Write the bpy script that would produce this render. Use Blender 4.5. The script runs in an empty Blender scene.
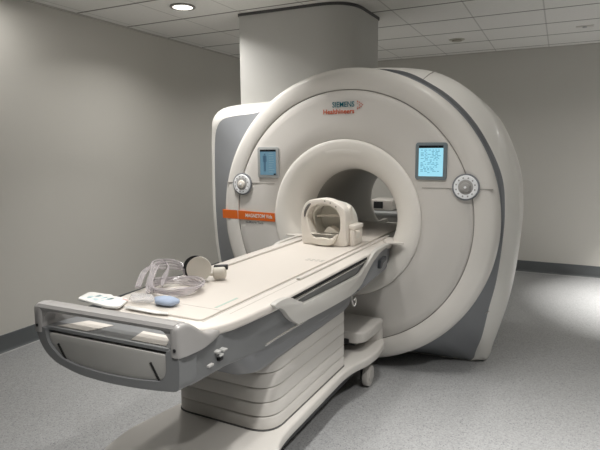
import bpy, bmesh, math, random
from mathutils import Vector, Matrix
random.seed(4)
PI = math.pi
C = bpy.context.scene.collection
SC = bpy.context.scene

# ------------------------------------------------------------ camera
F_PX, YAW, PITCH, ROLL = 523.8, 0.4596, -0.1454, -0.0069
cam_d = bpy.data.cameras.new('camera'); cam = bpy.data.objects.new('camera', cam_d); C.objects.link(cam)
cam_d.sensor_fit = 'HORIZONTAL'; cam_d.sensor_width = 36.0; cam_d.lens = 36.0 * F_PX / 600.0
cam_d.clip_start = 0.05; cam_d.clip_end = 60
fw = Vector((-math.sin(YAW)*math.cos(PITCH), math.cos(YAW)*math.cos(PITCH), math.sin(PITCH)))
rt = Vector((math.cos(YAW), math.sin(YAW), 0)); up = rt.cross(fw)
cr, sr = math.cos(ROLL), math.sin(ROLL)
r2 = rt*cr + up*sr; u2 = up*cr - rt*sr
M = Matrix(((r2.x, u2.x, -fw.x, 0), (r2.y, u2.y, -fw.y, 0), (r2.z, u2.z, -fw.z, 1.6), (0, 0, 0, 1)))
cam.matrix_world = M
SC.camera = cam

# ------------------------------------------------------------ world, lights, exposure
wd = bpy.data.worlds.new('world'); SC.world = wd; wd.use_nodes = True
wd.node_tree.nodes['Background'].inputs[0].default_value = (1.0, 0.97, 0.92, 1)
wd.node_tree.nodes['Background'].inputs[1].default_value = 0.02
SC.view_settings.view_transform = 'Standard'; SC.view_settings.look = 'None'
SC.view_settings.gamma = 1.0; SC.view_settings.use_curve_mapping = False
SC.view_settings.exposure = 0.0
HC = 2.79                                                     # ceiling height
def downlight(x, y, power, size=0.15, spread=150, col=(1.0, 0.975, 0.935)):
    l = bpy.data.lights.new('downlight_or_fill_lamp', 'AREA'); l.shape = 'DISK'; l.size = size
    l.energy = power; l.spread = math.radians(spread); l.color = col
    o = bpy.data.objects.new('downlight_or_fill_lamp', l); C.objects.link(o); o.location = (x, y, HC-0.012)
    return o
LAMPS = [(-2.93, 3.72, 10.5, 140), (-2.33, 3.12, 11, 100), (-1.43, 2.52, 5.5, 110), (-0.53, 2.52, 5.5, 90), (0.67, 1.92, 37, 90), (-0.53, 0.72, 22, 90),
         (-1.73, 1.32, 3.5, 70), (1.27, 6.12, 48, 60), (1.27, 5.52, 12, 150), (-0.53, 3.12, 3, 150), (-2.33, 5.82, 14, 150), (-3.5, 2.5, 4.5, 170), (3.0, 4.0, 4, 150)]
for x, y, pw, sp in LAMPS: downlight(x, y, pw, 0.15, sp)  # first is the visible fixture; the rest are unseen, added to balance the brightness

# ------------------------------------------------------------ frames and helpers
PSI = 0.01943; OX, OY = -1.38305, 3.50066                   # the scanner's own axes
exv = Vector((math.cos(PSI), -math.sin(PSI), 0)); eyv = Vector((math.sin(PSI), math.cos(PSI), 0))
def wp(x, y, z): return Vector((OX, OY, 0)) + exv*x + eyv*y + Vector((0, 0, z))
ZC = 1.0966

def mat(name, col, rough=0.5, metal=0.0, noise=0.0, nscale=8.0, bump=0.0, bscale=200.0, coat=0.0, emit=None, estr=0.0, trans=0.0, ior=1.45, spec=0.5):
    m = bpy.data.materials.new(name); m.use_nodes = True; nt = m.node_tree; b = nt.nodes['Principled BSDF']
    b.inputs['Base Color'].default_value = (*col, 1); b.inputs['Roughness'].default_value = rough
    b.inputs['Metallic'].default_value = metal; b.inputs['Specular IOR Level'].default_value = spec
    b.inputs['Coat Weight'].default_value = coat; b.inputs['Coat Roughness'].default_value = 0.06
    b.inputs['Transmission Weight'].default_value = trans; b.inputs['IOR'].default_value = ior
    tc = nt.nodes.new('ShaderNodeTexCoord')
    if noise:
        n = nt.nodes.new('ShaderNodeTexNoise'); n.inputs['Scale'].default_value = nscale; n.inputs['Detail'].default_value = 4
        nt.links.new(tc.outputs['Object'], n.inputs['Vector'])
        r = nt.nodes.new('ShaderNodeMapRange'); r.inputs['To Min'].default_value = 1-noise; r.inputs['To Max'].default_value = 1+noise
        nt.links.new(n.outputs['Fac'], r.inputs['Value'])
        mx = nt.nodes.new('ShaderNodeVectorMath'); mx.operation = 'SCALE'; mx.inputs[0].default_value = col
        nt.links.new(r.outputs['Result'], mx.inputs['Scale']); nt.links.new(mx.outputs['Vector'], b.inputs['Base Color'])
    if bump:
        n = nt.nodes.new('ShaderNodeTexNoise'); n.inputs['Scale'].default_value = bscale
        nt.links.new(tc.outputs['Object'], n.inputs['Vector'])
        bp = nt.nodes.new('ShaderNodeBump'); bp.inputs['Strength'].default_value = bump; bp.inputs['Distance'].default_value = 0.002
        nt.links.new(n.outputs['Fac'], bp.inputs['Height']); nt.links.new(bp.outputs['Normal'], b.inputs['Normal'])
    if emit:
        b.inputs['Emission Color'].default_value = (*emit, 1); b.inputs['Emission Strength'].default_value = estr
    return m

BASE = {}
def base_of(o):
    while o is not None:
        if o.name in BASE: return BASE[o.name]
        o = o.parent
    return (0, 0, 0)
def thing(name, label, cat, base=(0, 0, 0), group=None, world=False):
    """Empty at the thing's base; parts are given in scanner coordinates (or room ones)."""
    o = bpy.data.objects.new(name, None); C.objects.link(o); o.empty_display_size = 0.1
    if world: o.location = base
    else:
        o.location = wp(*base); o.rotation_euler = (0, 0, -PSI)
    BASE[o.name] = tuple(base)
    o['label'] = label; o['category'] = cat
    if group: o['group'] = group
    return o
def obj(name, bm, m, parent=None, label=None, ang=35, smooth=True):
    b = base_of(parent) if parent is not None else (0, 0, 0)
    bmesh.ops.recalc_face_normals(bm, faces=bm.faces)
    bmesh.ops.translate(bm, verts=bm.verts, vec=(-b[0], -b[1], -b[2]))
    if smooth:
        for f in bm.faces: f.smooth = True
        for e in bm.edges:
            if len(e.link_faces) == 2 and e.calc_face_angle(0) > math.radians(ang): e.smooth = False
    me = bpy.data.meshes.new(name); bm.to_mesh(me); bm.free()
    for mm in (m if isinstance(m, (list, tuple)) else [m]): me.materials.append(mm)
    o = bpy.data.objects.new(name, me); C.objects.link(o)
    if parent is not None: o.parent = parent
    if label: o['label'] = label
    return o
def struct(name, bm, m):
    o = obj(name, bm, m); o['kind'] = 'structure'; return o
def NB(): return bmesh.new()
def bevel(bm, geom_edges, w, seg=3):
    if w > 0: bmesh.ops.bevel(bm, geom=geom_edges, offset=w, segments=seg, profile=0.5, affect='EDGES', clamp_overlap=True)
def sharp(bm, verts, ang=25):
    vs = set(verts)
    return [e for e in bm.edges if e.verts[0] in vs and e.verts[1] in vs and len(e.link_faces) == 2 and e.calc_face_angle(0) > math.radians(ang)]
def box(bm, x0, x1, y0, y1, z0, z1, bv=0.0, seg=3):
    vs = [bm.verts.new((x, y, z)) for x in (x0, x1) for y in (y0, y1) for z in (z0, z1)]
    for q in ((0,1,3,2),(4,6,7,5),(0,4,5,1),(2,3,7,6),(0,2,6,4),(1,5,7,3)): bm.faces.new([vs[i] for i in q])
    bmesh.ops.recalc_face_normals(bm, faces=bm.faces)
    if bv: bevel(bm, sharp(bm, vs), bv, seg)
    return bm
def rounded(pts, rads, seg=6):
    """round the corners of a 2-D polygon."""
    n = len(pts); out = []
    if not isinstance(rads, (list, tuple)): rads = [rads]*n
    for i in range(n):
        p = Vector(pts[i]); a = Vector(pts[i-1]); b = Vector(pts[(i+1) % n]); r = rads[i]
        if r <= 0: out.append(tuple(p)); continue
        d1 = (a-p); d2 = (b-p); k = min(r, d1.length*0.49, d2.length*0.49)
        s = p + d1.normalized()*k; e = p + d2.normalized()*k
        for j in range(seg+1):
            t = j/seg; out.append(tuple(s*(1-t)**2 + p*2*t*(1-t) + e*t*t))
    return out
def prism(bm, axis, pts, a0, a1, bv=0.0, seg=3):
    """polygon in the plane across `axis` (0:yz, 1:xz, 2:xy) drawn out from a0 to a1."""
    def mk(p, a): return {0: (a, p[0], p[1]), 1: (p[0], a, p[1]), 2: (p[0], p[1], a)}[axis]
    A = [bm.verts.new(mk(p, a0)) for p in pts]; B = [bm.verts.new(mk(p, a1)) for p in pts]
    n = len(pts); f1 = bm.faces.new(A); f2 = bm.faces.new(B[::-1])
    for i in range(n): bm.faces.new((A[i], B[i], B[(i+1) % n], A[(i+1) % n]))
    bmesh.ops.recalc_face_normals(bm, faces=bm.faces)
    if bv: bevel(bm, [e for e in set(list(f1.edges)+list(f2.edges))], bv, seg)
    return bm
def lathe_y(bm, prof, cx=0, cz=ZC, n=128, a0=0, a1=2*PI, closed_prof=False):
    """revolve (radius, y) about the bore axis."""
    full = abs(a1-a0-2*PI) < 1e-6; m = n if full else n+1
    rings = []
    for i in range(m):
        a = a0 + (a1-a0)*i/n
        rings.append([bm.verts.new((cx + r*math.cos(a), y, cz + r*math.sin(a))) for r, y in prof])
    k = len(prof)
    for i in range(n):
        A = rings[i]; B = rings[(i+1) % m]
        for j in range(k if closed_prof else k-1): bm.faces.new((A[j], A[(j+1) % k], B[(j+1) % k], B[j]))
    return bm
def loft(bm, loops, cap0=False, cap1=False):
    R = [[bm.verts.new(p) for p in l] for l in loops]; n = len(R[0])
    for A, B in zip(R, R[1:]):
        for i in range(n): bm.faces.new((A[i], A[(i+1) % n], B[(i+1) % n], B[i]))
    if cap0: bm.faces.new(R[0][::-1])
    if cap1: bm.faces.new(R[-1])
    return bm
def catmull(pts, sub=8, closed=False):
    P = [Vector(p) for p in pts]; n = len(P); out = []
    for i in range(n if closed else n-1):
        if closed: a, b, c, d = P[i-1], P[i], P[(i+1) % n], P[(i+2) % n]
        else: a, b, c, d = P[max(i-1, 0)], P[i], P[i+1], P[min(i+2, n-1)]
        for j in range(sub):
            t = j/sub
            out.append(0.5*((2*b) + (c-a)*t + (2*a-5*b+4*c-d)*t*t + (3*b-a-3*c+d)*t**3))
    if not closed: out.append(P[-1])
    return out
def tube(bm, pts, r, n=8, sub=6, closed=False, caps=True, smooth_path=True):
    P = catmull(pts, sub, closed) if smooth_path else [Vector(p) for p in pts]
    m = len(P); rings = []; nrm = None
    for i in range(m):
        if closed: t = (P[(i+1) % m] - P[i-1])
        else: t = P[min(i+1, m-1)] - P[max(i-1, 0)]
        t.normalize()
        if nrm is None: nrm = t.orthogonal().normalized()
        nrm = (nrm - t*nrm.dot(t)).normalized(); bn = t.cross(nrm)
        rr = r(i/(m-1)) if callable(r) else r
        rings.append([bm.verts.new(P[i] + nrm*rr*math.cos(2*PI*k/n) + bn*rr*math.sin(2*PI*k/n)) for k in range(n)])
    for i in range(m if closed else m-1):
        A = rings[i]; B = rings[(i+1) % m]
        for k in range(n): bm.faces.new((A[k], A[(k+1) % n], B[(k+1) % n], B[k]))
    if not closed and caps: bm.faces.new(rings[0][::-1]); bm.faces.new(rings[-1])
    return bm
def disc(bm, c, axis, r, h, n=32, bv=0.0, seg=2, sx=1.0):
    """short cylinder whose axis is a unit vector, centred at c."""
    ax = Vector(axis).normalized(); u = ax.orthogonal().normalized() if abs(ax.z) > .9 else Vector((0, 0, 1)).cross(ax).normalized()
    v = ax.cross(u); c = Vector(c)
    A = [bm.verts.new(c - ax*h/2 + (u*math.cos(2*PI*i/n)*sx + v*math.sin(2*PI*i/n))*r) for i in range(n)]
    B = [bm.verts.new(c + ax*h/2 + (u*math.cos(2*PI*i/n)*sx + v*math.sin(2*PI*i/n))*r) for i in range(n)]
    f1 = bm.faces.new(A[::-1]); f2 = bm.faces.new(B)
    for i in range(n): bm.faces.new((A[i], A[(i+1) % n], B[(i+1) % n], B[i]))
    if bv: bevel(bm, list(set(list(f1.edges)+list(f2.edges))), bv, seg)
    return bm
def text_bm(s, size, origin, bold=0.0, ext=0.0006, xdir=(1, 0, 0), updir=(0, 0, 1), align='LEFT', width=None):
    """text as a mesh lying across xdir / updir, lower-left at origin."""
    cu = bpy.data.curves.new('lettering', 'FONT'); cu.body = s; cu.size = size; cu.extrude = ext; cu.offset = bold
    cu.align_x = align; cu.resolution_u = 3
    to = bpy.data.objects.new('lettering', cu); C.objects.link(to)
    dg = bpy.context.evaluated_depsgraph_get(); me = bpy.data.meshes.new_from_object(to.evaluated_get(dg))
    bm = bmesh.new(); bm.from_mesh(me); bpy.data.objects.remove(to); bpy.data.curves.remove(cu); bpy.data.meshes.remove(me)
    if width:
        xs = [v.co.x for v in bm.verts]; k = width/(max(xs)-min(xs)); x0 = min(xs)
        for v in bm.verts: v.co.x = (v.co.x-x0)*k
    X = Vector(xdir); U = Vector(updir); N = X.cross(U)
    for v in bm.verts: v.co = Vector(origin) + X*v.co.x + U*v.co.y + N*v.co.z
    return bm

# ------------------------------------------------------------ materials
def wall_mat():
    return mat('painted_wall', (0.615, 0.60, 0.56), 0.72, noise=0.02, nscale=1.5, bump=0.12, bscale=260)
def floor_mat():
    m = bpy.data.materials.new('speckled_vinyl'); m.use_nodes = True; nt = m.node_tree; b = nt.nodes['Principled BSDF']
    tc = nt.nodes.new('ShaderNodeTexCoord')
    v = nt.nodes.new('ShaderNodeTexVoronoi'); v.inputs['Scale'].default_value = 62
    nt.links.new(tc.outputs['Object'], v.inputs['Vector'])
    r = nt.nodes.new('ShaderNodeValToRGB'); e = r.color_ramp.elements
    e[0].position = 0.13; e[0].color = (0.15, 0.155, 0.165, 1); e[1].position = 0.24; e[1].color = (0.35, 0.355, 0.36, 1)
    nt.links.new(v.outputs['Distance'], r.inputs['Fac'])
    v2 = nt.nodes.new('ShaderNodeTexVoronoi'); v2.inputs['Scale'].default_value = 140
    nt.links.new(tc.outputs['Object'], v2.inputs['Vector'])
    sp = nt.nodes.new('ShaderNodeSeparateColor'); nt.links.new(v2.outputs['Color'], sp.inputs['Color'])
    mr = nt.nodes.new('ShaderNodeMapRange'); mr.inputs['To Min'].default_value = 0.82; mr.inputs['To Max'].default_value = 1.16
    nt.links.new(sp.outputs[0], mr.inputs['Value'])
    sc = nt.nodes.new('ShaderNodeVectorMath'); sc.operation = 'SCALE'
    nt.links.new(r.outputs['Color'], sc.inputs[0]); nt.links.new(mr.outputs['Result'], sc.inputs['Scale'])
    nt.links.new(sc.outputs['Vector'], b.inputs['Base Color'])
    b.inputs['Roughness'].default_value = 0.42; b.inputs['Specular IOR Level'].default_value = 0.45
    return m
def ceiling_mat():
    m = bpy.data.materials.new('ceiling_tiles'); m.use_nodes = True; nt = m.node_tree; b = nt.nodes['Principled BSDF']
    tc = nt.nodes.new('ShaderNodeTexCoord'); sx = nt.nodes.new('ShaderNodeSeparateXYZ'); nt.links.new(tc.outputs['Object'], sx.inputs[0])
    def line(ch, off, w):
        a = nt.nodes.new('ShaderNodeMath'); a.operation = 'SUBTRACT'; a.inputs[1].default_value = off; nt.links.new(sx.outputs[ch], a.inputs[0])
        p = nt.nodes.new('ShaderNodeMath'); p.operation = 'PINGPONG'; p.inputs[1].default_value = 0.3; nt.links.new(a.outputs[0], p.inputs[0])
        l = nt.nodes.new('ShaderNodeMapRange'); l.inputs['From Min'].default_value = w; l.inputs['From Max'].default_value = w+0.004
        nt.links.new(p.outputs[0], l.inputs['Value']); return l.outputs['Result']
    mn = nt.nodes.new('ShaderNodeMath'); mn.operation = 'MINIMUM'
    sf = nt.nodes.new('ShaderNodeMapRange'); sf.inputs['To Min'].default_value = 0.62
    nt.links.new(line('X', -2.0045-6, 0.004), sf.inputs['Value'])
    nt.links.new(sf.outputs['Result'], mn.inputs[0]); nt.links.new(line('Y', 6.467-12, 0.010), mn.inputs[1])
    n = nt.nodes.new('ShaderNodeTexNoise'); n.inputs['Scale'].default_value = 70; n.inputs['Detail'].default_value = 5
    nt.links.new(tc.outputs['Object'], n.inputs['Vector'])
    r = nt.nodes.new('ShaderNodeMapRange'); r.inputs['To Min'].default_value = 0.93; r.inputs['To Max'].default_value = 1.06; nt.links.new(n.outputs['Fac'], r.inputs['Value'])
    s = nt.nodes.new('ShaderNodeVectorMath'); s.operation = 'SCALE'; s.inputs[0].default_value = (0.80, 0.79, 0.76); nt.links.new(r.outputs['Result'], s.inputs['Scale'])
    mx = nt.nodes.new('ShaderNodeMix'); mx.data_type = 'RGBA'; mx.inputs['A'].default_value = (0.20, 0.19, 0.175, 1)
    nt.links.new(mn.outputs[0], mx.inputs['Factor']); nt.links.new(s.outputs['Vector'], mx.inputs['B'])
    nt.links.new(mx.outputs['Result'], b.inputs['Base Color']); b.inputs['Roughness'].default_value = 0.9
    bp = nt.nodes.new('ShaderNodeBump'); bp.inputs['Strength'].default_value = 0.3; bp.inputs['Distance'].default_value = 0.004
    nt.links.new(mn.outputs[0], bp.inputs['Height']); nt.links.new(bp.outputs['Normal'], b.inputs['Normal'])
    return m
M_wall = wall_mat(); M_floor = floor_mat(); M_ceil = ceiling_mat()
M_base = mat('baseboard_vinyl', (0.115, 0.125, 0.13), 0.5, noise=0.05)
M_bead = mat('floor_bead', (0.5, 0.5, 0.5), 0.4)
M_cover = mat('scanner_cover', (0.77, 0.745, 0.705), 0.5, noise=0.01, nscale=3, coat=0.25)
M_panel = mat('scanner_panel', (0.70, 0.675, 0.64), 0.5, noise=0.01, nscale=3, coat=0.15)
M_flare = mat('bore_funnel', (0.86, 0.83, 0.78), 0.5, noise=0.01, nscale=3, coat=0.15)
M_shell = mat('shroud_shell', (0.83, 0.815, 0.775), 0.45, noise=0.01, nscale=3, coat=0.1)
M_skirt = mat('grey_shroud', (0.24, 0.25, 0.265), 0.42, noise=0.02)
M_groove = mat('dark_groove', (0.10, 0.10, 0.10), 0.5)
M_black = mat('black_plastic', (0.02, 0.02, 0.022), 0.45)
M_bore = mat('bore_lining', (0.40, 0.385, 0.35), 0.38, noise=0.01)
M_seam = mat('seam_line', (0.36, 0.34, 0.32), 0.6)
M_column = mat('column_paint', (0.62, 0.615, 0.595), 0.55, noise=0.015, nscale=2)
M_table = mat('table_white', (0.67, 0.63, 0.585), 0.36, noise=0.01, coat=0.15)
M_board = mat('table_board', (0.635, 0.59, 0.54), 0.5, noise=0.012, nscale=5)
M_ped = mat('pedestal_plastic', (0.575, 0.555, 0.525), 0.42, noise=0.01)
M_tgrey = mat('table_grey', (0.18, 0.185, 0.19), 0.42, noise=0.02)
M_tgrey2 = mat('table_silver', (0.38, 0.37, 0.365), 0.36, metal=0.15, noise=0.01)
M_pod = mat('table_pod_grey', (0.20, 0.205, 0.215), 0.42)
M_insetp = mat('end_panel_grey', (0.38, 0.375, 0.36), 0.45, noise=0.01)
M_rail = mat('rail_white', (0.55, 0.535, 0.505), 0.33, coat=0.2)
M_chrome = mat('brushed_steel', (0.72, 0.71, 0.69), 0.25, metal=0.9)
M_bezel = mat('display_bezel', (0.40, 0.41, 0.41), 0.35)
M_orange = mat('orange_stripe', (0.72, 0.15, 0.022), 0.4)
M_white = mat('white_print', (0.8, 0.78, 0.74), 0.5)
M_teal = mat('teal_print', (0.01, 0.145, 0.19), 0.5)
M_orprint = mat('orange_print', (0.62, 0.12, 0.05), 0.5)
M_greyprint = mat('grey_print', (0.22, 0.21, 0.20), 0.6)
M_bezeld = mat('dark_bezel', (0.20, 0.24, 0.26), 0.35)
M_scr_on = mat('bright_screen', (0.1, 0.2, 0.25), 0.25, emit=(0.36, 0.76, 0.92), estr=0.85)
M_scr_dim = mat('dim_screen', (0.03, 0.06, 0.08), 0.25, emit=(0.125, 0.225, 0.29), estr=0.85)
M_scr_bar = mat('screen_header', (0.01, 0.012, 0.015), 0.25)
M_scr_ln = mat('screen_text', (0.05, 0.1, 0.12), 0.3, emit=(0.11, 0.42, 0.60), estr=0.75)
M_scr_ln2 = mat('dim_screen_text', (0.05, 0.1, 0.12), 0.3, emit=(0.22, 0.33, 0.38), estr=0.6)
M_scr_dk = mat('dim_screen_figure', (0.02, 0.04, 0.06), 0.3, emit=(0.05, 0.10, 0.15), estr=0.7)
M_dial = mat('dial_white', (0.80, 0.80, 0.80), 0.3, emit=(0.9, 0.95, 1.0), estr=0.12)
M_dialg = mat('dial_grey', (0.42, 0.41, 0.40), 0.4)
M_dialk = mat('dial_rim_dark', (0.24, 0.25, 0.27), 0.4)
M_lamp = mat('lamp_diffuser', (0.9, 0.9, 0.88), 0.5, emit=(1.0, 0.96, 0.88), estr=5.0)
M_trimw = mat('lamp_trim', (0.33, 0.32, 0.30), 0.4, metal=0.4)
M_coil = mat('coil_plastic', (0.86, 0.81, 0.74), 0.4, noise=0.012)
M_coilin = mat('coil_lining', (0.82, 0.80, 0.74), 0.55)
M_foam = mat('cream_foam', (0.86, 0.81, 0.72), 0.8, bump=0.2, bscale=400)
M_card = mat('card_white', (0.83, 0.83, 0.81), 0.4)
M_cardblue = mat('card_print_blue', (0.60, 0.76, 0.79), 0.5)
M_red = mat('card_print_red', (0.6, 0.2, 0.18), 0.5)
M_cream = mat('earcup_cream', (0.66, 0.62, 0.55), 0.45)
M_pad = mat('blue_foam', (0.37, 0.44, 0.57), 0.85, noise=0.1, nscale=60, bump=0.3, bscale=300)
M_shadowgap = mat('gap_black', (0.012, 0.012, 0.012), 0.8)
def clear(name, col, alpha):
    m = mat(name, col, 0.18, trans=0.0); b = m.node_tree.nodes['Principled BSDF']; b.inputs['Alpha'].default_value = alpha; return m
M_tubing = clear('clear_tubing', (0.62, 0.58, 0.60), 0.45)
M_bag = clear('clear_bag', (0.66, 0.66, 0.68), 0.35)

# ------------------------------------------------------------ the room
XL, YB, XR, YF = -3.905, 7.228, 3.6, -2.6
struct('floor', box(NB(), XL-0.1, XR+0.1, YF-0.1, YB+0.1, -0.1, 0), M_floor)
struct('ceiling', box(NB(), XL-0.1, XR+0.1, YF-0.1, YB+0.1, HC, HC+0.1), M_ceil)
struct('wall_left', box(NB(), XL-0.1, XL, YF-0.1, YB+0.1, 0, HC), M_wall)
struct('wall_back', box(NB(), XL, XR, YB, YB+0.1, 0, HC), M_wall)
struct('wall_right', box(NB(), XR, XR+0.1, YF-0.1, YB+0.1, 0, HC), M_wall)
struct('wall_front', box(NB(), XL, XR, YF-0.1, YF, 0, HC), M_wall)
def skirting(name, axis, at, d, a0, a1):
    # coved vinyl: flat board with a small curve out to the floor
    prof = [(0, 0.002), (0.016, 0.002), (0.012, 0.006), (0.006, 0.016), (0.004, 0.03), (0.004, 0.142), (0, 0.146)]
    bm = NB()
    if axis == 'x': prism(bm, 0, [(at + d*p[0], p[1]) for p in prof], a0, a1)
    else: prism(bm, 1, [(at + d*p[0], p[1]) for p in prof], a0, a1)
    return struct(name, bm, M_base)
skirting('baseboard_back', 'x', YB, -1, XL+0.02, XR-0.02)
skirting('baseboard_left', 'y', XL, 1, YF, YB-0.02)
struct('trim_1', box(NB(), XL+0.03, XR-0.03, YB-0.035, YB-0.017, 0.0, 0.004), M_bead)
struct('trim_2', box(NB(), XL+0.017, XL+0.035, YF, YB-0.03, 0.0, 0.004), M_bead)
# dark edge angle where the ceiling meets the back wall
struct('trim_3', box(NB(), XL, XR, YB-0.02, YB, HC-0.012, HC), mat('ceiling_angle', (0.52, 0.50, 0.47), 0.6))
struct('trim_4', box(NB(), XL, XL+0.02, YF, YB-0.02, HC-0.012, HC), bpy.data.materials['ceiling_angle'])

# ------------------------------------------------------------ ceiling fittings
t = thing('ceiling_light', 'round lit recessed downlight in the tiled ceiling above the left wall', 'ceiling light', (-2.93, 3.72, HC-0.012), world=True)
bm = NB()
ring = [(0.082, 0.0), (0.104, 0.0), (0.108, 0.006), (0.104, 0.012), (0.082, 0.012)]
R = [[bm.verts.new((-2.93 + r*math.cos(2*PI*i/40), 3.72 + r*math.sin(2*PI*i/40), HC-0.012+z)) for r, z in ring] for i in range(40)]
for i in range(40):
    for j in range(5): bm.faces.new((R[i][j], R[i][(j+1) % 5], R[(i+1) % 40][(j+1) % 5], R[(i+1) % 40][j]))
obj('trim_ring', bm, M_trimw, t)
obj('diffuser', disc(NB(), (-2.93, 3.72, HC-0.004), (0, 0, 1), 0.082, 0.006), M_lamp, t, 'glowing white lamp face')
t = thing('smoke_detector', 'small round white disc on the ceiling tile right of the tall column', 'smoke detector', (-1.116, 6.24, HC-0.02), world=True)
obj('mounting_plate', disc(NB(), (-1.116, 6.24, HC-0.003), (0, 0, 1), 0.085, 0.006), mat('detector_body', (0.52, 0.50, 0.44), 0.5), t)
obj('sensor_head', disc(NB(), (-1.116, 6.24, HC-0.013), (0, 0, 1), 0.055, 0.014, bv=0.004), mat('detector_head', (0.42, 0.40, 0.34), 0.5), t)
t = thing('ceiling_sensor', 'tiny flat rectangular fitting on the ceiling tiles near the right edge of the view', 'sensor', (0.14, 6.17, HC-0.012), world=True)
obj('sensor_plate', box(NB(), 0.06, 0.22, 6.13, 6.21, HC-0.006, HC-0.0005, 0.002), mat('sensor_plate', (0.66, 0.64, 0.60), 0.5), t)
obj('sensor_lens', disc(NB(), (0.14, 6.17, HC-0.010), (0, 0, 1), 0.02, 0.008), M_bezel, t)

# ------------------------------------------------------------ tall boxed duct from scanner to ceiling
t = thing('duct_column', 'tall pale grey boxed column rising from the scanner to the ceiling', 'column', (-0.72, 0.62, 1.80))
fp = rounded([(-1.285, 0.62), (-0.225, 0.66), (-0.225, 1.38), (-1.285, 1.38)], [0.03, 0.30, 0.04, 0.04], 12)
obj('column_cover', prism(NB(), 2, fp, 1.80, HC-0.022), M_column, t)
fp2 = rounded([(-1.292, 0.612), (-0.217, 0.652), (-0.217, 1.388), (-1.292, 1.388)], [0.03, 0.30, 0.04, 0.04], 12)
obj('ceiling_shadow_strip', prism(NB(), 2, fp2, HC-0.024, HC-0.001), M_groove, t, 'dark ragged shadow joint at the ceiling')  # dark band standing in for the shade in the gap below the ceiling

# ------------------------------------------------------------ the scanner
S = thing('mri_scanner', 'large round cream tunnel scanner with two displays, standing on the speckled floor behind the table', 'scanner', (0, 0.8, 0))
R1, R2, R3 = 1.06, 0.905, 0.5664
obj('rim_cover', lathe_y(NB(), [(R2+0.004, 0.02), (R2+0.005, 0.004), (R2+0.012, -0.001), (0.98, 0.0), (1.015, 0.003), (1.035, 0.012), (1.052, 0.03), (R1, 0.055), (R1, 0.105), (1.045, 0.115), (0.90, 0.115)], n=192), M_cover, S, ang=50)
pan = obj('front_panel', lathe_y(NB(), [(R3-0.02, 0.03), (R3+0.003, 0.004), (R3+0.01, -0.002), (0.70, -0.006), (0.84, -0.002), (R2-0.008, 0.002), (R2-0.002, 0.008), (R2-0.001, 0.03)], n=192), M_panel, S, ang=50)
obj('panel_joint', lathe_y(NB(), [(R2-0.004, 0.012), (R2+0.008, 0.012)], n=160), M_seam, S)
obj('funnel_joint', lathe_y(NB(), [(R3-0.008, 0.012), (R3+0.008, 0.012)], n=128), M_seam, S)
obj('bore_funnel', lathe_y(NB(), [(R3+0.001, 0.03), (R3-0.001, -0.004), (R3-0.010, -0.011), (0.54, -0.014), (0.50, -0.010), (0.46, 0.004), (0.425, 0.026), (0.395, 0.058), (0.372, 0.10), (0.357, 0.15), (0.350, 0.21), (0.348, 0.26)], n=160), M_flare, S, ang=60)
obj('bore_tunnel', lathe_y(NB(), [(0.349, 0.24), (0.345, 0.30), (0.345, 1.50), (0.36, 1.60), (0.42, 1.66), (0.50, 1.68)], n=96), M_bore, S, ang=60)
for s in (-1, 1):      # the thin joint across panel and rim
    bm = NB(); z = 1.335; a = 0.585; b_ = math.sqrt(R2**2-(z-ZC)**2)
    box(bm, *sorted((s*a*0.97, s*(b_-0.005))), -0.0075, 0.004, z-0.0022, z+0.0022)
    box(bm, *sorted((s*(b_+0.01), s*1.015)), -0.0018, 0.01, z-0.0022, z+0.0022)
    obj('cover_joint', bm, M_seam, S)
def by_angle(ctrl, n=240, sub=10):
    """closed 3-D outline sampled at even angles about the bore axis."""
    P = catmull(ctrl, sub, True)
    A = [(math.atan2(p.z-ZC, p.x), p) for p in P]; A.sort(key=lambda q: q[0])
    out = []
    for i in range(n):
        a = -PI + 2*PI*(i+0.5)/n; k = 0
        while k < len(A) and A[k][0] < a: k += 1
        a0, p0 = A[k-1] if k > 0 else (A[-1][0]-2*PI, A[-1][1])
        a1, p1 = A[k] if k < len(A) else (A[0][0]+2*PI, A[0][1])
        tt = (a-a0)/max(a1-a0, 1e-9); out.append(p0.lerp(p1, tt))
    return out
FR = [(0, .40, 0.012), (.45, .42, 0.012), (.80, .45, 0.012), (.868, .45, 0.02), (.895, .42, .11), (.945, .32, .26), (.995, .22, .50), (1.040, .17, .71), (1.068, .15, .97), (1.074, .15, 1.19),
      (1.045, .14, 1.42), (.925, .14, 1.672), (.78, .14, 1.86), (.60, .14, 2.005), (.35, .14, 2.125), (0, .14, 2.14), (-.4, .16, 2.03), (-.80, .22, 1.90), (-1.12, .29, 1.875),
      (-1.27, .32, 1.85), (-1.345, .34, 1.78), (-1.385, .36, 1.66), (-1.395, .36, 1.4), (-1.395, .36, 1.0), (-1.37, .38, .6), (-1.30, .42, .25), (-1.22, .45, 0.02), (-1.15, .45, 0.012), (-.6, .42, 0.012)]
GR = [(0, .46, 0.005), (.45, .48, 0.005), (.90, .52, 0.005), (.966, .52, 0.02), (.99, .50, .11), (1.045, .42, .30), (1.10, .34, .52), (1.135, .32, .73), (1.156, .32, .97), (1.16, .32, 1.17),
      (1.125, .32, 1.42), (.99, .32, 1.74), (.845, .32, 1.93), (.64, .32, 2.085), (.38, .32, 2.16), (0, .32, 2.17), (-.4, .36, 2.08), (-.80, .42, 2.00), (-1.14, .46, 1.985),
      (-1.36, .46, 1.955), (-1.455, .45, 1.87), (-1.475, .46, 1.74), (-1.48, .46, 1.4), (-1.48, .46, 1.0), (-1.455, .48, .6), (-1.39, .50, .25), (-1.31, .52, 0.02), (-1.2, .52, 0.005), (-.6, .48, 0.005)]
Fp = by_angle(FR); Gp = by_angle(GR)
for L_ in (Fp, Gp):
    for p in L_: p.z = max(p.z, 0.006)
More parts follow.
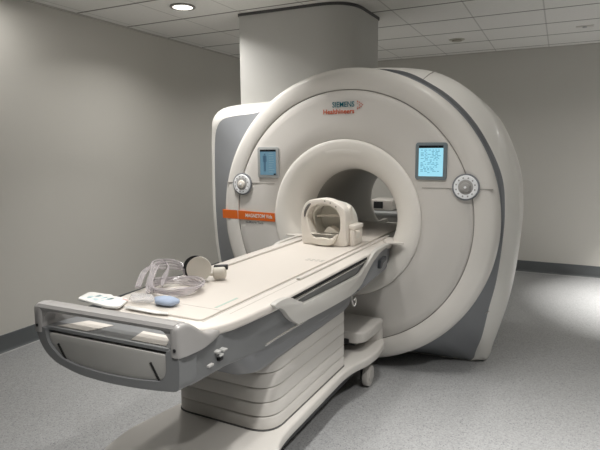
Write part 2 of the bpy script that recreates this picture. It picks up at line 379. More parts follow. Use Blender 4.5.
def scl(L_, k, y): return [Vector((p.x*k, y, max(ZC+(p.z-ZC)*k, 0.006))) for p in L_]
def tap(y, k=1.0):
    return [Vector((p.x*k*(1-.078*max(0, (y-.45)/1.1)**1.1 if p.x > 0 else k), y, max(ZC+(p.z-ZC)*k, 0.006))) for p in Gp]
rimring = []
for p in Fp:
    a = math.atan2(p.z-ZC, p.x); rimring.append(Vector((1.045*math.cos(a), 0.112, ZC+1.045*math.sin(a))))
mid = [a.lerp(b, 0.5) + Vector((0, 0.018, 0)) for a, b in zip(rimring, Fp)]
for p in mid + rimring: p.z = max(p.z, 0.012)
obj('front_skirt', loft(NB(), [rimring, mid, Fp]), M_skirt, S, 'grey recessed skirt around the round front', ang=60)
F2 = [a.lerp(b, 0.12) + Vector((0, -0.012, 0)) for a, b in zip(Fp, Gp)]
F3 = [a.lerp(b, 0.55) + Vector((0, -0.035, 0)) for a, b in zip(Fp, Gp)]
F4 = [a.lerp(b, 0.90) + Vector((0, -0.02, 0)) for a, b in zip(Fp, Gp)]
G2 = [Vector((p.x, p.y+0.10, p.z)) for p in Gp]
bk = 1.62
obj('outer_shell', loft(NB(), [Fp, F2, F3, F4, Gp, G2, tap(0.75), tap(1.1), tap(1.4), tap(bk-0.06), tap(bk, .97), scl(Gp, 0.45, bk+0.04)]), M_shell, S, 'pale outer casing', ang=50)
# joint line across the lower right of the shell
bm = NB(); tube(bm, [(0.93, 0.27, .40), (0.985, .225, .47), (1.03, .29, .48), (1.085, .36, .487)], 0.003, 5)
obj('shell_joint', bm, M_seam, S)
bm = NB(); tube(bm, [(0.52, 0.14, 2.055), (0.545, .22, 2.10), (0.56, .32, 2.128)], 0.003, 5)
obj('shell_joint', bm, M_seam, S)
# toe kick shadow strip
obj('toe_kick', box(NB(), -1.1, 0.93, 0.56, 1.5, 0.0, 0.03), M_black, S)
# display screens
def screen(x0, x1, z0, z1, lit):
    bz = obj('display_screen', prism(NB(), 1, rounded([(x0-.024, z0-.024), (x1+.024, z0-.024), (x1+.024, z1+.020), (x0-.024, z1+.020)], .022), -0.016, 0.012, 0.004), M_bezeld if lit else M_bezel, S,
             'display with a bright cyan page' if lit else 'display with a dim blue page')
    y = -0.0175
    scr = obj('screen_glass', box(NB(), x0, x1, y, -0.014, z0, z1), M_scr_on if lit else M_scr_dim, bz)
    bm = NB(); w = x1-x0; h = z1-z0
    box(bm, x0, x1, y-0.001, -0.014, z1-0.08*h, z1)
    obj('screen_header', bm, M_scr_bar, bz)
    if not lit: obj('screen_corner', box(NB(), x1-0.14*w, x1-.02*w, y-.001, -0.014, z0, z0+.06*h), M_scr_bar, bz)
    bm = NB(); random.seed(7 if lit else 3)
    rows = 17
    for i in range(rows):
        zz = z1 - 0.14*h - i*0.78*h/rows
        if lit:
            xa = x0+.08*w
            while xa < x1-.2*w:
                ww = random.uniform(.06, .16)*w
                if random.random() < .75: box(bm, xa, min(xa+ww, x1-.08*w), y-.0008, -0.014, zz-.0035, zz+.001)
                xa += ww+.05*w
        elif i % 2 == 0:
            box(bm, x0+.56*w, x0+random.uniform(.78, .92)*w, y-.0008, -0.014, zz-.003, zz+.0015)
    obj('screen_lettering', bm, M_scr_ln if lit else M_scr_ln2, bz)
    if not lit:   # the small standing body diagram
        bm = NB(); cx = x0+.30*w; s = h
        disc(bm, (cx, y-.0002, z1-.19*s), (0, 1, 0), .032*s, .001)
        box(bm, cx-.05*s, cx+.05*s, y-.0008, -0.0165, z1-.50*s, z1-.235*s, 0)
        box(bm, cx-.085*s, cx-.06*s, y-.0008, -0.0165, z1-.48*s, z1-.25*s); box(bm, cx+.06*s, cx+.085*s, y-.0008, -0.0165, z1-.48*s, z1-.25*s)
        box(bm, cx-.045*s, cx-.008*s, y-.0008, -0.0165, z1-.86*s, z1-.50*s); box(bm, cx+.008*s, cx+.045*s, y-.0008, -0.0165, z1-.86*s, z1-.50*s)
        obj('body_diagram', bm, M_scr_dk, bz)
screen(-0.686, -0.546, 1.400, 1.592, False)
screen(0.543, 0.702, 1.412, 1.612, True)
# control dials
def dial(x, z, lit):
    y0 = -0.008
    d = obj('control_dial', disc(NB(), (x, y0, z), (0, 1, 0), 0.086, 0.016, 48, 0.004), M_dialk, S, None)
    obj('light_ring', lathe_y(NB(), [(0.076, y0-0.008), (0.074, y0-0.016), (0.066, y0-0.018), (0.046, y0-0.014), (0.044, y0-0.008)], cx=x, cz=z, n=48), M_dial, d, 'glowing white ring')
    obj('knob', disc(NB(), (x, y0-0.016, z), (0, 1, 0), 0.030, 0.028, 32, 0.006), M_dialg if lit else M_coil, d)
    obj('button_plate', disc(NB(), (x, y0-0.010, z), (0, 1, 0), 0.048, 0.010, 32, 0.002), M_dialg, d)
    for k in range(12):
        a = 2*PI*k/12+.26; cx, cz = x+.060*math.cos(a), z+.060*math.sin(a)
        obj('button', disc(NB(), (cx, y0-0.0185, cz), (0, 1, 0), 0.0052, 0.003, 10), M_dialg, d)
    obj('knob_cap', disc(NB(), (x, y0-0.032, z), (0, 1, 0), 0.008, 0.006, 16), M_dial, d)
dial(-0.856, 1.325, False); dial(0.850, 1.347, True)
# orange stripe with the model name, the maker's mark above the bore
bm = NB()
xa = -math.sqrt(1.052**2-(1.075-ZC)**2)
prism(bm, 1, [(-1.060, 1.043), (-1.062, 1.112), (R2*-1-.012, 1.112), (-.914, 1.043)], -0.0015, 0.02)
prism(bm, 1, [(-.905, 1.043), (-.905, 1.112), (-.572, 1.105), (-.568, 1.040)], -0.0095, 0.0)
stp = obj('orange_stripe', bm, M_orange, S, 'orange band with white lettering')
obj('lettering', text_bm('MAGNETOM Vida', 0.042, (-0.835, -0.0100, 1.063), bold=0.0005, width=0.245), M_white, stp)
obj('lettering', text_bm('BioMatrix Tech', 0.026, (-0.835, -0.0085, 1.016), bold=0.0002, width=0.16), M_greyprint, S)
obj('lettering', text_bm('SIEMENS', 0.052, (-0.085, -0.0085, 1.884), bold=0.0004, width=0.166), M_teal, S)
obj('lettering', text_bm('Healthineers', 0.046, (-0.155, -0.0085, 1.839), bold=0.0008, width=0.236), M_orprint, S)
bm = NB()
for i, (dx, dz) in enumerate([(0, .040), (.016, .030), (.032, .016), (.046, 0), (.032, -.016), (.016, -.030), (0, -.040), (.0, .020), (.018, .006), (.018, -.010), (0, -.022)]):
    disc(bm, (0.105+dx*.8, -0.0085, 1.893+dz*.62), (0, 1, 0), 0.0040 if i < 7 else 0.0030, 0.002, 10)
obj('dot_emblem', bm, M_orprint, S)
# tunnel rails that carry the table top
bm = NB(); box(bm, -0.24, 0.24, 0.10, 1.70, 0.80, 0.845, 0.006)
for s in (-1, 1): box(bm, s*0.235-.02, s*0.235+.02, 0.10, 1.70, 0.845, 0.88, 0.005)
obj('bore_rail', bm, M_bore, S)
# small recess lip at the crown of the funnel
bm = NB(); lathe_y(bm, [(0.452, 0.006), (0.46, -0.001), (0.49, -0.0115), (0.498, -0.0105)], n=24, a0=PI/2-.28, a1=PI/2+.28)
obj('intercom_strip', bm, M_flare, S)

# ------------------------------------------------------------ what shows through the far end of the tunnel
t = thing('equipment_trolley', 'small white trolley seen through the far end of the tunnel', 'trolley', (-0.5, 2.75, 0))
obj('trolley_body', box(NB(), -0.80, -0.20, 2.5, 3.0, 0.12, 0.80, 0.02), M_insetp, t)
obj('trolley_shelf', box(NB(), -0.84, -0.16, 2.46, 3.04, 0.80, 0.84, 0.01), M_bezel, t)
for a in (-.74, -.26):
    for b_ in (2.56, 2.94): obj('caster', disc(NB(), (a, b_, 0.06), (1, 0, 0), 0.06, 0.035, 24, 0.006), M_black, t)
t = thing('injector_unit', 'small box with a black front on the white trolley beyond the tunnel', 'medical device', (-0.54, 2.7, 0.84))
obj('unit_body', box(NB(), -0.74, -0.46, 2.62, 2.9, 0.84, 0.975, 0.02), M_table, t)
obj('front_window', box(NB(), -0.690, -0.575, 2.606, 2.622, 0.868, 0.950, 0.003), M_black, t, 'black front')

# ------------------------------------------------------------ patient table
T = thing('patient_table', 'long white and grey wheeled scanner table docked at the tunnel', 'patient table', (0, -1.0, 0))
# grey underbody lofted along its length; every section is (half width top, z top, half width bottom, z bottom)
secs = [(-2.195, .338, .925, .318, .775), (-2.12, .338, .915, .312, .770), (-2.0, .318, .91, .310, .770), (-1.9, .302, .905, .306, .765), (-1.75, .312, .905, .300, .742), (-1.60, .338, .91, .300, .722), (-1.45, .344, .925, .300, .700), (-1.0, .344, .925, .300, .668), (-.70, .344, .925, .300, .665), (-.60, .344, .925, .302, .690), (-.35, .344, .925, .315, .735), (-.06, .344, .925, .335, .78), (.02, .344, .925, .335, .79)]
def end_fit(bm):
    # the near end is rounded off in plan and sits a touch askew
    for v in bm.verts:
        if v.co.y < -2.0:
            k = min(1, (-2.0-v.co.y)/.2)
            v.co.x = v.co.x*(1-(.022 if v.co.x > 0 else .0)*k*k) - .012*k; v.co.y += .05*v.co.x*k
    return bm
def section(y, wt, zt, wb, zb):
    P = rounded([(-wt, zt), (wt, zt), (wt, zt-.06), (wb, zb), (-wb, zb), (-wt, zt-.06)], [.006, .006, .02, .018, .018, .02], 4)
    return [(p[0], y, p[1]) for p in P]
body = obj('table_body', end_fit(loft(NB(), [section(*s) for s in secs[1:]], True, True)), M_tgrey, T, 'grey underbody', ang=30)
# near end frame with its rounded lower edge
outl = [(-.345, .935), (-.332, .88), (-.300, .83), (-.245, .795), (-.13, .768), (0, .762), (.13, .766), (.25, .776), (.338, .788), (.342, .86), (.342, .935)]
inn = [(.285, .915), (.285, .845), (.262, .812), (.15, .798), (0, .793), (-.15, .802), (-.225, .820), (-.285, .87), (-.292, .915)]
bm = NB()
oo = rounded(outl, [0, .05, .05, .05, .05, .05, .05, .05, .025, .05, 0], 4)
prism(bm, 1, oo + [(.330, .935), (.290, .925)] + rounded(inn, [0, .02, .03, .05, .05, .05, .03, .03, 0], 4) + [(-.290, .925), (-.330, .935)], -2.20, -2.115)
obj('end_frame', end_fit(bm), M_tgrey, T, ang=30)
ep = obj('end_panel', end_fit(prism(NB(), 1, rounded([(p[0]*.985, p[1]-(0.008 if p[1] > .9 else 0)) for p in inn], [.01, .02, .03, .05, .05, .05, .03, .03, .01], 4), -2.190, -2.118, 0.003)), M_insetp, T, 'pale panel closing the near end')
for x in (-.222, .226): obj('panel_slot', end_fit(prism(NB(), 1, [(x-.022, .868), (x-.014, .872), (x+.026, .806), (x+.018, .803)], -2.1925, -2.185)), M_shadowgap, ep)
obj('shadow_gap', end_fit(box(NB(), -.290, .290, -2.17, -2.118, .905, .922)), M_shadowgap, T)
# tray floor inside the handle, with the two pale pads
obj('tray_floor', end_fit(box(NB(), -.31, .31, -2.188, -1.97, .918, .930, .0)), M_tgrey, T)
for s in (-1, 1):
    bm = NB(); prism(bm, 2, [(s*.105, -2.172), (s*.262, -2.172), (s*.205, -2.085), (s*.075, -2.085)][::s], .9295, .9325, 0); end_fit(bm)
    obj('tray_pad', bm, M_table, T, 'pale pad inside the handle opening')
# handle: rounded top bar and two cheeks sweeping back to the deck
def barsec(u):  # u in -1..1 across
    return u
hp = []
prof = [(-2.199, .996), (-2.203, 1.008), (-2.197, 1.020), (-2.180, 1.024), (-2.150, 1.020), (-2.138, 1.012), (-2.142, 1.004), (-2.170, .996)]
path = [(-.325, -.070), (-.338, -.040), (-.343, -.015), (-.335, .0), (-.315, .0), (-.28, .0), (-.15, .001), (0, .002), (.15, .001), (.28, .0), (.315, .0), (.335, 0), (.343, -.015)]
loops = []
xs = [-.325, -.30, -.26, -.15, 0, .15, .26, .30, .325]
for x in xs: loops.append([(x, p[0], p[1]) for p in prof])
obj('handle_bar', end_fit(loft(NB(), loops, True, True)), M_tgrey2, T, 'silver grey push handle bar', ang=40)
for s in (-1, 1):
    loops = []
    for y, xi, xo, zt in ((-2.2035, .318, .338, 1.004), (-2.200, .309, .346, 1.014), (-2.188, .306, .350, 1.022), (-2.165, .306, .351, 1.023), (-2.140, .306, .351, 1.015), (-2.115, .305, .350, 1.000),
                          (-2.09, .303, .348, .982), (-2.06, .298, .343, .964), (-2.03, .290, .336, .950), (-2.00, .282, .328, .941), (-1.965, .272, .318, .935), (-1.93, .262, .306, .926)):
        P = rounded([(s*xi, .908), (s*xi, zt-.001), (s*(xo-.004), zt), (s*xo, .908)], [.003, .008, .022, .003], 5)
        loops.append([(p[0], y, p[1]) for p in P])
    bm = end_fit(loft(NB(), loops, True, True))
    obj('handle_cheek', bm, M_tgrey2, T, 'silver grey cheek of the handle', ang=50)
    # inner fillet between bar and cheek
    bm = NB(); prism(bm, 1, [(s*.310, 1.000), (s*.245, 1.000), (s*.278, .991), (s*.298, .970), (s*.310, .935)], -2.196, -2.150); obj('handle_fillet', end_fit(bm), M_tgrey2, T)
    # bolt
    obj('bolt', end_fit(disc(NB(), (s*.328, -2.204, .935), (0, 1, 0), .006, .004, 12)), M_black, T)
# white deck
dk = [(-.352, .20), (-.352, -1.60), (-.340, -1.75), (-.325, -1.88), (-.285, -1.975), (-.22, -2.005), (.22, -2.005), (.285, -1.975), (.325, -1.88), (.340, -1.75), (.352, -1.60), (.352, .05), (.30, .20)]
obj('table_deck', prism(NB(), 2, rounded(dk, [0, .05, .06, .08, .06, .05, .05, .06, .08, .06, .05, .03, .03], 4), .903, .943, .013, 4), M_table, T, 'white deck around the table top', ang=45)
# deck wing tips beside the bore
for s in (-1, 1):
    bm = NB(); pts = [(s*.30, .0), (s*.345, -.06), (s*.46, -.03), (s*.36, .035), (s*.33, .16), (s*.28, .16)]
    prism(bm, 2, pts[::s], .945, .957, .004); obj('deck_wing', bm, M_table, T)
# moving board with rims and the small end cover
bd = obj('table_board', prism(NB(), 2, rounded([(-.218, .9), (-.218, -1.93), (.218, -1.93), (.218, .9)], [0, .03, .03, 0]), .938, .951, .004), M_board, T, 'cream sliding table top', ang=45)
bm = NB()
for s in (-1, 1):
    box(bm, s*.224-.003, s*.224+.003, -1.93, .3, .9425, .9436)
    box(bm, s*.262-.0015, s*.262+.0015, -1.80, .2, .9425, .9436)
box(bm, -.218, .218, -1.80, -1.797, .9505, .9515)
obj('board_joint', bm, mat('joint_grey', (0.46, 0.43, 0.40), 0.7), bd)
for s in (-1, 1):
    bm = NB(); box(bm, s*.258-.012, s*.258+.012, -1.2, .25, .940, .955, .005); obj('board_rim', bm, M_table, bd)
bm = NB()
for k in range(4): 
    for j in range(2): box(bm, .088+k*.030, .108+k*.030, -.79+j*.03, -.775+j*.03, .9505, .9517)
obj('position_mark', bm, mat('mark_grey', (0.45, 0.43, 0.40), 0.6), bd)
bm = NB(); box(bm, .17, .182, -1.78, -1.62, .9505, .9517); obj('position_mark', bm, mat('mark_green', (0.42, 0.52, 0.46), 0.6), bd)
# side rails
def side_rail(s):
    yz = [(-1.615, .946), (-1.55, .950), (-1.48, .940), (-1.42, .912), (-1.36, .888), (-1.30, .874), (-.67, .853), (-.56, .872), (-.46, .905), (-.36, .942), (-.25, .952), (.04, .950),
          (.05, .938), (-.20, .928), (-.33, .902), (-.43, .868), (-.54, .812), (-.64, .775), (-.82, .764), (-1.35, .789), (-1.42, .803), (-1.485, .845), (-1.535, .893), (-1.575, .918), (-1.61, .925)]
    c = [tuple(p) for p in catmull([(a, b, 0) for a, b in yz], 4, True)]; c = [(p[0], p[1]) for p in c]
    bm = NB(); prism(bm, 0, c, *sorted((s*.340, s*.368)), 0.006); r = obj('side_rail', bm, M_rail, T, 'white side rail swooping down from the deck', ang=45)
    bm = NB(); box(bm, *sorted((s*.345, s*.3555)), -1.49, -.47, .917, .931); obj('rail_slot', bm, M_shadowgap, r)
    bm = NB(); prism(bm, 0, [(-1.44, .912), (-.50, .914), (-.52, .908), (-1.42, .905)], *sorted((s*.345, s*.359)), .001); obj('rail_strip', bm, M_chrome, r)
    bm = NB(); tube(bm, [(s*.352, -1.68, .785), (s*.353, -1.55, .786), (s*.353, -1.30, .780)], .0055, 8); obj('trim_bar', bm, M_chrome, T, 'thin bright metal trim bar')
    # docking bracket with its dark lever
    bm = NB(); prism(bm, 0, rounded([(-.62, .745), (-.36, .938), (-.055, .938), (-.055, .79), (-.10, .776)], [.03, .01, .01, .03, .03]), *sorted((s*.30, s*.352)), .003); br = obj('docking_bracket', bm, mat('bracket_grey', (0.26, 0.27, 0.285), 0.4), T, 'grey bracket at the tunnel end')
    bm = NB(); prism(bm, 0, rounded([(-.26, .815), (-.25, .868), (-.13, .880), (-.13, .850), (-.20, .84), (-.225, .812)], .012), *sorted((s*.350, s*.372)), .004); obj('release_lever', bm, mat('lever_dark', (0.05, 0.055, 0.065), 0.4), br)
side_rail(1); side_rail(-1)
# side controls near the handle
bm = NB()
for a, b_ in ((-1.97, .856), (-1.93, .850), (-1.955, .838)): box(bm, .300, .3315, a-.012, a+.012, b_-.004, b_+.004, .002)
obj('side_button', bm, mat('button_pale', (0.42, 0.42, 0.41), 0.4), T, ang=30)
bm = NB(); box(bm, .300, .325, -1.962, -1.938, .814, .826, .002); obj('side_button', bm, M_black, T)
bm = NB(); box(bm, .300, .328, -2.03, -2.0, .815, .824, .002); obj('side_button', bm, M_dialg, T)
# pod under the body
pd = [[(x, y, z) for x, y, z in l] for l in []]
loops = []
for z, x, ya, yb in ((.62, .262, -1.60, -.66), (.635, .285, -1.68, -.62), (.66, .297, -1.75, -.58), (.76, .300, -1.82, -.50)):
    loops.append([(p[0], p[1], z) for p in rounded([(-x, ya), (x, ya), (x, yb), (-x, yb)], [.09, .09, .05, .05], 6)])
obj('lift_pod', loft(NB(), loops, True, True), M_pod, T, 'dark grey lift housing', ang=40)
# bellows pedestal: five stacked shells
zs = [.278, .345, .415, .487, .560, .632]
loops = []
for i, (za, zb) in enumerate(zip(zs, zs[1:])):
    k = 0.0
    for z, ins in ((za+.0005, .006), (za+.004, .0), (zb-.008, .0), (zb-.002, .004), (zb, .010)):
        x = .276-ins; ya = -1.52+ins; yb = -.62-ins
        loops.append([(p[0], p[1], z) for p in rounded([(-x-.02, ya), (x, ya), (x, yb), (-x-.02, yb)], [.09, .13, .03, .03], 8)])
obj('bellows_pedestal', loft(NB(), loops, True, True), M_ped, T, 'white ribbed pedestal', ang=50)
obj('pedestal_joint', prism(NB(), 2, rounded([(-.299, -1.523), (.279, -1.523), (.279, -.617), (-.299, -.617)], [.09, .13, .03, .03], 8), .2745, .2785), M_groove, T)
# chassis
ch = [(-.30, -.62), (-.315, -1.42), (-.345, -1.60), (-.372, -1.75), (-.35, -1.95), (-.25, -2.06), (.25, -2.06), (.365, -1.95), (.402, -1.75), (.375, -1.62), (.328, -1.53), (.318, -1.42), (.310, -.72), (.326, -.58), (.366, -.46), (.382, -.32), (.37, -.12), (.30, -.03), (-.30, -.03), (-.35, -.12), (-.36, -.3), (-.34, -.5)]
obj('chassis', prism(NB(), 2, rounded(ch, .05, 4), .215, .274, .014, 4), M_ped, T, 'cream wheeled chassis', ang=45)
obj('chassis_underside', prism(NB(), 2, [(-.26, -1.9), (.26, -1.9), (.26, -.08), (-.26, -.08)], .13, .22, .01), M_black, T)
def caster(x, y):
    r = .072; k = 1 if x > 0 else -1
    f = obj('caster', box(NB(), x-.040, x-.026, y-.05, y+.03, .05, .22, .006), M_black, T)
    w = obj('wheel', disc(NB(), (x, y, r), (1, 0, 0), r, .042, 32, .008), M_ped, f)
    obj('hub', disc(NB(), (x+k*.022, y, r), (1, 0, 0), .040, .006, 24, .002), M_rail, f)
for x in (-.30, .30): caster(x, -.27); caster(x, -1.80)
# stepped connector housing at the tunnel end
bm = NB(); prism(bm, 2, rounded([(-.30, -.04), (-.30, -.42), (.315, -.42), (.33, -.05)], [.02, .10, .10, .02], 6), .335, .412, .020, 4)
obj('connector_lid', bm, M_ped, T, 'rounded cream cover of the docking unit', ang=45)
bm = NB(); prism(bm, 2, rounded([(-.26, -.04), (-.26, -.20), (.24, -.20), (.325, -.12), (.33, -.04)], [.02, .06, .06, .02, .02], 6), .17, .345, .01, 3)
obj('docking_unit', bm, M_ped, T, ang=45)
bm = NB(); box(bm, .13, .22, -.432, -.412, .335, .366, .003); obj('latch', bm, M_black, T)
bm = NB(); box(bm, .0, .25, -.40, -.19, .318, .338); obj('lid_gap', bm, M_black, T)
# strap loop hanging from the body
bm = NB(); tube(bm, [(.345, -.70, .78), (.35, -.705, .73), (.352, -.69, .69), (.352, -.665, .675), (.352, -.645, .69), (.352, -.655, .72), (.352, -.68, .71)], .0045, 8)
obj('cable_hook', bm, M_rail, T, 'small white hanging hook')

# ------------------------------------------------------------ head coil
ZT = 0.952
K = thing('head_coil', 'cream open ring head coil standing on the table before the tunnel', 'head coil', (0, -.2, ZT))
def arch(w, z0, z1, zc, n=28):
    """inverted U outline from foot to foot."""
    P = [(-w, z0)]
    for i in range(n+1):
        a = PI - PI*i/n; P.append((w*math.copysign(abs(math.cos(a))**.82, math.cos(a)), zc + (z1-zc)*math.sin(a)**.82))
    P.append((w, z0)); return P
def ringprism(bm, outer, inner, a0, a1, bv):
    n = len(outer)
    V = {}
    for k, (L_, a) in enumerate(((outer, a0), (outer, a1), (inner, a0), (inner, a1))): V[k] = [bm.verts.new((p[0], a, p[1])) for p in L_]
    fs = []
    for i in range(n-1):
        bm.faces.new((V[0][i], V[0][i+1], V[2][i+1], V[2][i])); bm.faces.new((V[1][i], V[3][i], V[3][i+1], V[1][i+1]))
        bm.faces.new((V[0][i], V[1][i], V[1][i+1], V[0][i+1])); bm.faces.new((V[2][i], V[2][i+1], V[3][i+1], V[3][i]))
    for i in (0, n-1): bm.faces.new((V[0][i], V[2][i], V[3][i], V[1][i]))
    bmesh.ops.recalc_face_normals(bm, faces=bm.faces)
    if bv: bevel(bm, sharp(bm, bm.verts, 40), bv, 3)
    return bm
cy = -.30
# front ring, full oval opening
def oval(cx, cz, a, b, n=48, p=2.3): return [(cx + a*math.copysign(abs(math.cos(2*PI*i/n))**(2/p), math.cos(2*PI*i/n)), cz + b*math.copysign(abs(math.sin(2*PI*i/n))**(2/p), math.sin(2*PI*i/n))) for i in range(n)]
outer = arch(.178, ZT, 1.272, 1.12, 46)
inner = []
for i, p in enumerate(outer):
    a = math.atan2(p[1]-1.10, p[0])
    inner.append(None)
def holed(bm, cx, cz, outer, hole, a0, a1, bv):
    """plate with a hole; both loops resampled by angle."""
    def samp(loop, a):
        n = len(loop); best = None
        d = Vector((math.cos(a), math.sin(a)))
        for i in range(n):
            p = Vector(loop[i])-Vector((cx, cz)); q = Vector(loop[(i+1) % n])-Vector((cx, cz)); e = q-p
            den = d.x*e.y-d.y*e.x
            if abs(den) < 1e-12: continue
            t_ = (p.x*e.y-p.y*e.x)/den; u_ = (p.x*d.y-p.y*d.x)/den
            if t_ > 0 and -1e-6 <= u_ <= 1+1e-6: best = t_ if best is None else max(best, t_)
        return (cx+d.x*best, cz+d.y*best)
    N = 72; A = [samp(outer, 2*PI*i/N) for i in range(N)]; H = [samp(hole, 2*PI*i/N) for i in range(N)]
    for (L1, y1), (L2, y2) in (((A, a0), (H, a0)), ((H, a0), (H, a1)), ((H, a1), (A, a1)), ((A, a1), (A, a0))): pass
    R_ = [[bm.verts.new((p[0], y, p[1])) for p in L_] for L_, y in ((A, a0), (H, a0), (H, a1), (A, a1))]
    for k in range(4):
        P_, Q_ = R_[k], R_[(k+1) % 4]
        for i in range(N): bm.faces.new((P_[i], P_[(i+1) % N], Q_[(i+1) % N], Q_[i]))
    bmesh.ops.recalc_face_normals(bm, faces=bm.faces)
    if bv: bevel(bm, sharp(bm, bm.verts, 50), bv, 3)
    return bm
outc = rounded([(-.172, ZT), (-.182, 1.16), (-.14, 1.252), (0.0, 1.272), (.09, 1.240), (.148, 1.195), (.156, ZT)], [.015, .06, .06, .07, .05, .03, .015], 6)
hole = rounded([(-.112, 1.06), (-.138, 1.14), (-.108, 1.216), (0, 1.234), (.070, 1.210), (.108, 1.155), (.112, 1.06), (.075, .965), (-.07, .965)], .06, 5)
obj('front_frame', holed(NB(), -.005, 1.11, outc, hole, cy-.02, cy+.075, .009), M_coil, K, 'cream front ring of the coil', ang=40)
outc2 = rounded([(-.155, ZT), (-.16, 1.14), (-.12, 1.225), (0.0, 1.240), (.10, 1.21), (.145, 1.14), (.152, ZT)], [.01, .05, .05, .05, .04, .05, .01], 6)
hole2 = rounded([(-.112, 1.06), (-.130, 1.14), (-.10, 1.20), (0, 1.215), (.080, 1.195), (.115, 1.14), (.112, 1.06), (.065, 1.0), (-.065, 1.0)], .05, 5)
obj('rear_frame', holed(NB(), 0, 1.10, outc2, hole2, cy+.075, cy+.20, .010), M_coilin, K, ang=40)
obj('rear_closure', prism(NB(), 1, outc2, cy+.185, cy+.215, .010), M_coilin, K)
cres = [(-.095, 1.035), (-.088, .992), (-.06, .962), (0, .9535), (.06, .962), (.088, .992), (.095, 1.035), (.075, 1.025), (.05, 1.0), (0, .992), (-.05, 1.0), (-.075, 1.025)]
obj('lower_shell', prism(NB(), 1, rounded(cres, [.004, .03, .03, .03, .03, .03, .004, .01, .02, .02, .02, .01], 4), cy-.050, cy+.03, .007), M_foam, K, 'cream curved cradle', ang=50)
bm = NB()
loops = []
for k in range(9):
    u = k/8; y = cy-.060+u*.21; w = .088-.018*abs(u-.5); z = .992+.018*math.sin(PI*u)
    loops.append([(w*math.cos(a), y, z + .030*math.sin(a) - .014*(math.cos(a)**2 < .5)*(math.sin(a) > 0)) for a in [2*PI*i/20 for i in range(20)]])
obj('head_cushion', loft(bm, loops, True, True), M_foam, K, 'cream foam head cushion', ang=60)
# nose bridge strip and inner wedge
bm = NB(); prism(bm, 1, rounded([(-.05, 1.02), (-.01, 1.07), (.012, 1.07), (.075, 1.03), (.08, 1.015), (-.05, 1.005)], .012), cy+.05, cy+.12, .005); obj('chin_wedge', bm, M_foam, K)
bm = NB(); tube(bm, [(-.118, cy+.11, 1.132), (-.05, cy+.11, 1.140), (.05, cy+.11, 1.140), (.118, cy+.11, 1.132)], .008, 8); obj('cross_bar', bm, M_coil, K)
# dark slot on the left of the front ring
bm = NB(); tube(bm, [(-.150, cy-.021, 1.140), (-.143, cy-.021, 1.180), (-.120, cy-.021, 1.218), (-.104, cy-.021, 1.230)], lambda u: .004+.006*math.sin(PI*u), 8); obj('vent_slot', bm, mat('slot_grey', (0.16, 0.15, 0.14), 0.6), K)
# side connector block with latch lever
bm = NB(); box(bm, .154, .190, cy+.03, cy+.19, ZT, 1.062, .008); sb = obj('side_block', bm, M_coil, K)
bm = NB(); box(bm, .140, .198, cy+.03, cy+.185, 1.062, 1.092, .007); obj('side_cap', bm, M_coil, K)
bm = NB(); tube(bm, [(.190, cy+.05, 1.056), (.205, cy+.045, 1.052), (.224, cy+.045, 1.058)], .008, 10); obj('latch_lever', bm, M_coil, K)
bm = NB(); prism(bm, 0, [(cy+.06, 1.0), (cy+.12, 1.05), (cy+.15, 1.05), (cy+.12, 1.0)], .1895, .1915); obj('block_recess', bm, M_coilin, sb)
bm = NB(); prism(bm, 0, rounded([(cy+.07, 1.11), (cy+.06, 1.20), (cy+.10, 1.225), (cy+.145, 1.11)], .02), .112, .146, .008); obj('hinge_arm', bm, M_coil, K)
M_screw = mat('screw_grey', (0.35, 0.33, 0.3), 0.5)
for x, z in ((-.0, 1.252), (.04, 1.240), (.08, 1.218)): obj('screw', disc(NB(), (x, cy-.021, z), (0, 1, 0), .005, .003, 12), M_screw, K)

# ------------------------------------------------------------ loose things on the table
# padded card near the handle
t = thing('instruction_card', 'white rounded card with pale blue print lying by the table handle', 'card', (-.32, -1.92, .953))
cp = rounded([(-.425, -1.965), (-.465, -1.865), (-.33, -1.855), (-.315, -1.868), (-.215, -1.868), (-.165, -1.975), (-.22, -1.99)], [.02, .03, .01, .01, .03, .03, .03])
obj('card_body', prism(NB(), 2, cp, .9530, .964, .003), M_card, t)
bm = NB(); random.seed(5)
for k in range(16): disc(bm, (-.335+random.uniform(-.055, .055), -1.925+random.uniform(-.028, .03), .9642), (0, 0, 1), random.uniform(.006, .014), .0008, 12)
obj('blue_print', bm, M_cardblue, t)
bm = NB(); box(bm, -.215, -.200, -1.895, -1.889, .9638, .9648); box(bm, -.235, -.22, -1.89, -1.885, .9638, .9648); obj('red_print', bm, M_red, t)

# headphones
hx, hy = -.235, -1.40
t = thing('headphones', 'cream pneumatic headphones with black ear pads lying on the table', 'headphones', (hx, hy, .953))
ax = Vector((.55, -.82, .15)).normalized()
c1 = Vector((-.150, -1.470, .953+.064)); c0 = c1 - ax*.038
obj('earcup', disc(NB(), c1, ax, .060, .030, 40, .010, 3), M_cream, t)
obj('ear_pad', disc(NB(), c0 + Vector((-.018, -.008, .004)), ax, .060, .036, 40, .012, 3), M_black, t, 'black ear pad')
c2 = Vector((-.085, -1.390, .953+.034)); ax2 = Vector((.90, .42, .06)).normalized()
obj('earcup', disc(NB(), c2, ax2, .030, .062, 32, .008, 3), M_cream, t)
obj('ear_pad', disc(NB(), c2 + Vector((0, .012, .026)), ax2, .014, .070, 24, .004, 3), M_black, t, 'black ear pad')
bm = NB(); tube(bm, [c1 + Vector((.02, .02, -.025)), c1 + Vector((.04, .05, -.035)), c2 + Vector((-.02, .0, -.01))], .007, 10); obj('headband', bm, M_cream, t)
# clear tubing
t = thing('air_tube', 'loose coil of clear tubing heaped beside the headphones', 'tubing', (-.27, -1.60, .953))
z0 = .953
bm = NB()
random.seed(11)
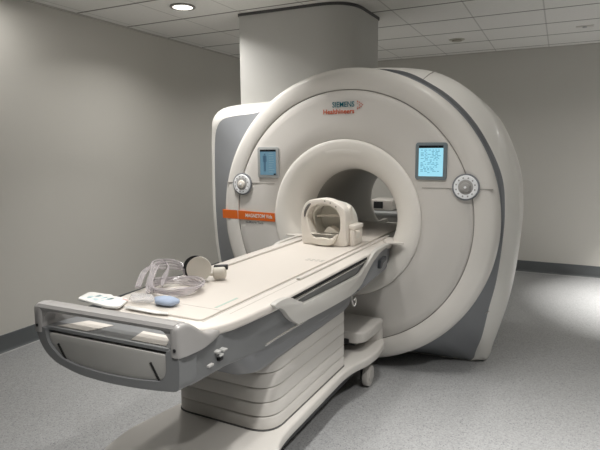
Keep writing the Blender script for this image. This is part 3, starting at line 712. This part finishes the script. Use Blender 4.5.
# big loops lying flat, going right
for k in range(5):
    pts = []
    for i in range(14):
        a = 2*PI*i/14 + .4
        rx, ry = .112+.006*k*random.uniform(.6, 1.2), .125+.006*k
        pts.append((-.155 + rx*math.cos(a)+.004*k, -1.650 + ry*math.sin(a)*.78, z0+.009+.007*k+.004*math.sin(3*a+k)))
    tube(bm, pts, .0065, 6, 4, closed=True)
obj('tube_coil', bm, M_tubing, t)
bm = NB()
for k in range(4):
    pts = [(-.20+.012*k, -1.775+.004*k, z0+.012+.004*k), (-.235+.01*k, -1.74, z0+.035+.006*k), (-.31+.008*k, -1.63+.008*k, z0+.075+.006*k), (-.355+.012*k, -1.565, z0+.100-.010*k), (-.33+.012*k, -1.48, z0+.095-.014*k),
           (-.27+.01*k, -1.455, z0+.075-.012*k), (-.22, -1.50, z0+.055-.008*k)]
    tube(bm, pts, .006, 6, 6)
for k in range(3):
    pts = [(-.30-.012*k, -1.72, z0+.012), (-.345-.012*k, -1.64, z0+.050), (-.385-.010*k, -1.56, z0+.060), (-.36, -1.50, z0+.088), (-.30, -1.52, z0+.07), (-.27+.01*k, -1.60, z0+.035), (-.22, -1.66, z0+.015)]
    tube(bm, pts, .006, 6, 6)
obj('tube_strand', bm, M_tubing, t)
# crumpled clear bag
def lump(c, rx, ry, rz, seed, amp=.15, n=20, m=12):
    random.seed(seed); ph = [random.uniform(0, 6) for _ in range(6)]
    bm = bmesh.new(); rings = []
    for j in range(1, m):
        th = PI*j/m; row = []
        for i in range(n):
            a = 2*PI*i/n
            k = 1+amp*(math.sin(3*a+ph[0])*math.sin(2*th+ph[1]) + .6*math.sin(5*a+ph[2]+3*th)+.4*math.sin(7*a+ph[3]))
            row.append(bm.verts.new((c[0]+rx*k*math.sin(th)*math.cos(a), c[1]+ry*k*math.sin(th)*math.sin(a), max(c[2]+rz*k*math.cos(th), z0+.0005))))
        rings.append(row)
    for A, B in zip(rings, rings[1:]):
        for i in range(n): bm.faces.new((A[i], A[(i+1) % n], B[(i+1) % n], B[i]))
    bm.faces.new(rings[0][::-1]); bm.faces.new(rings[-1])
    return bm
def single(name, bm, m, label, cat, base):
    """one-mesh thing in scanner coordinates."""
    o = bpy.data.objects.new('tmp', None); bpy.data.objects.remove(o)
    bmesh.ops.recalc_face_normals(bm, faces=bm.faces); bmesh.ops.translate(bm, verts=bm.verts, vec=(-base[0], -base[1], -base[2]))
    for f in bm.faces: f.smooth = True
    me = bpy.data.meshes.new(name); bm.to_mesh(me); bm.free(); me.materials.append(m)
    ob = bpy.data.objects.new(name, me); C.objects.link(ob); ob.location = wp(*base); ob.rotation_euler = (0, 0, -PSI)
    ob['label'] = label; ob['category'] = cat; return ob
single('plastic_bag', lump((-.150, -1.858, z0+.018), .062, .040, .018, 3, .12), M_bag, 'crumpled clear plastic bag left of the blue pad near the handle', 'bag', (-.150, -1.858, z0))
single('foam_pad', lump((-.030, -1.845, z0+.018), .060, .036, .019, 9, .09), M_pad, 'small rounded pale blue foam pad beside the tubing', 'pad', (-.030, -1.845, z0))
single('earplug_disc', disc(NB(), (-.150, -1.665, z0+.006), (0, 0, 1), .030, .010, 28, .003), M_foam, 'flat round cream disc lying inside the coil of tubing', 'disc', (-.150, -1.665, z0))
# leaflet strip beside the bag
single('paper_strip', prism(NB(), 2, [(-.165, -1.955), (-.155, -1.925), (.05, -1.925), (.065, -1.94), (.0, -1.955)], z0-.0005, z0+.0025), M_card, 'thin white paper strip between the bag and the handle', 'paper', (-.05, -1.94, z0))
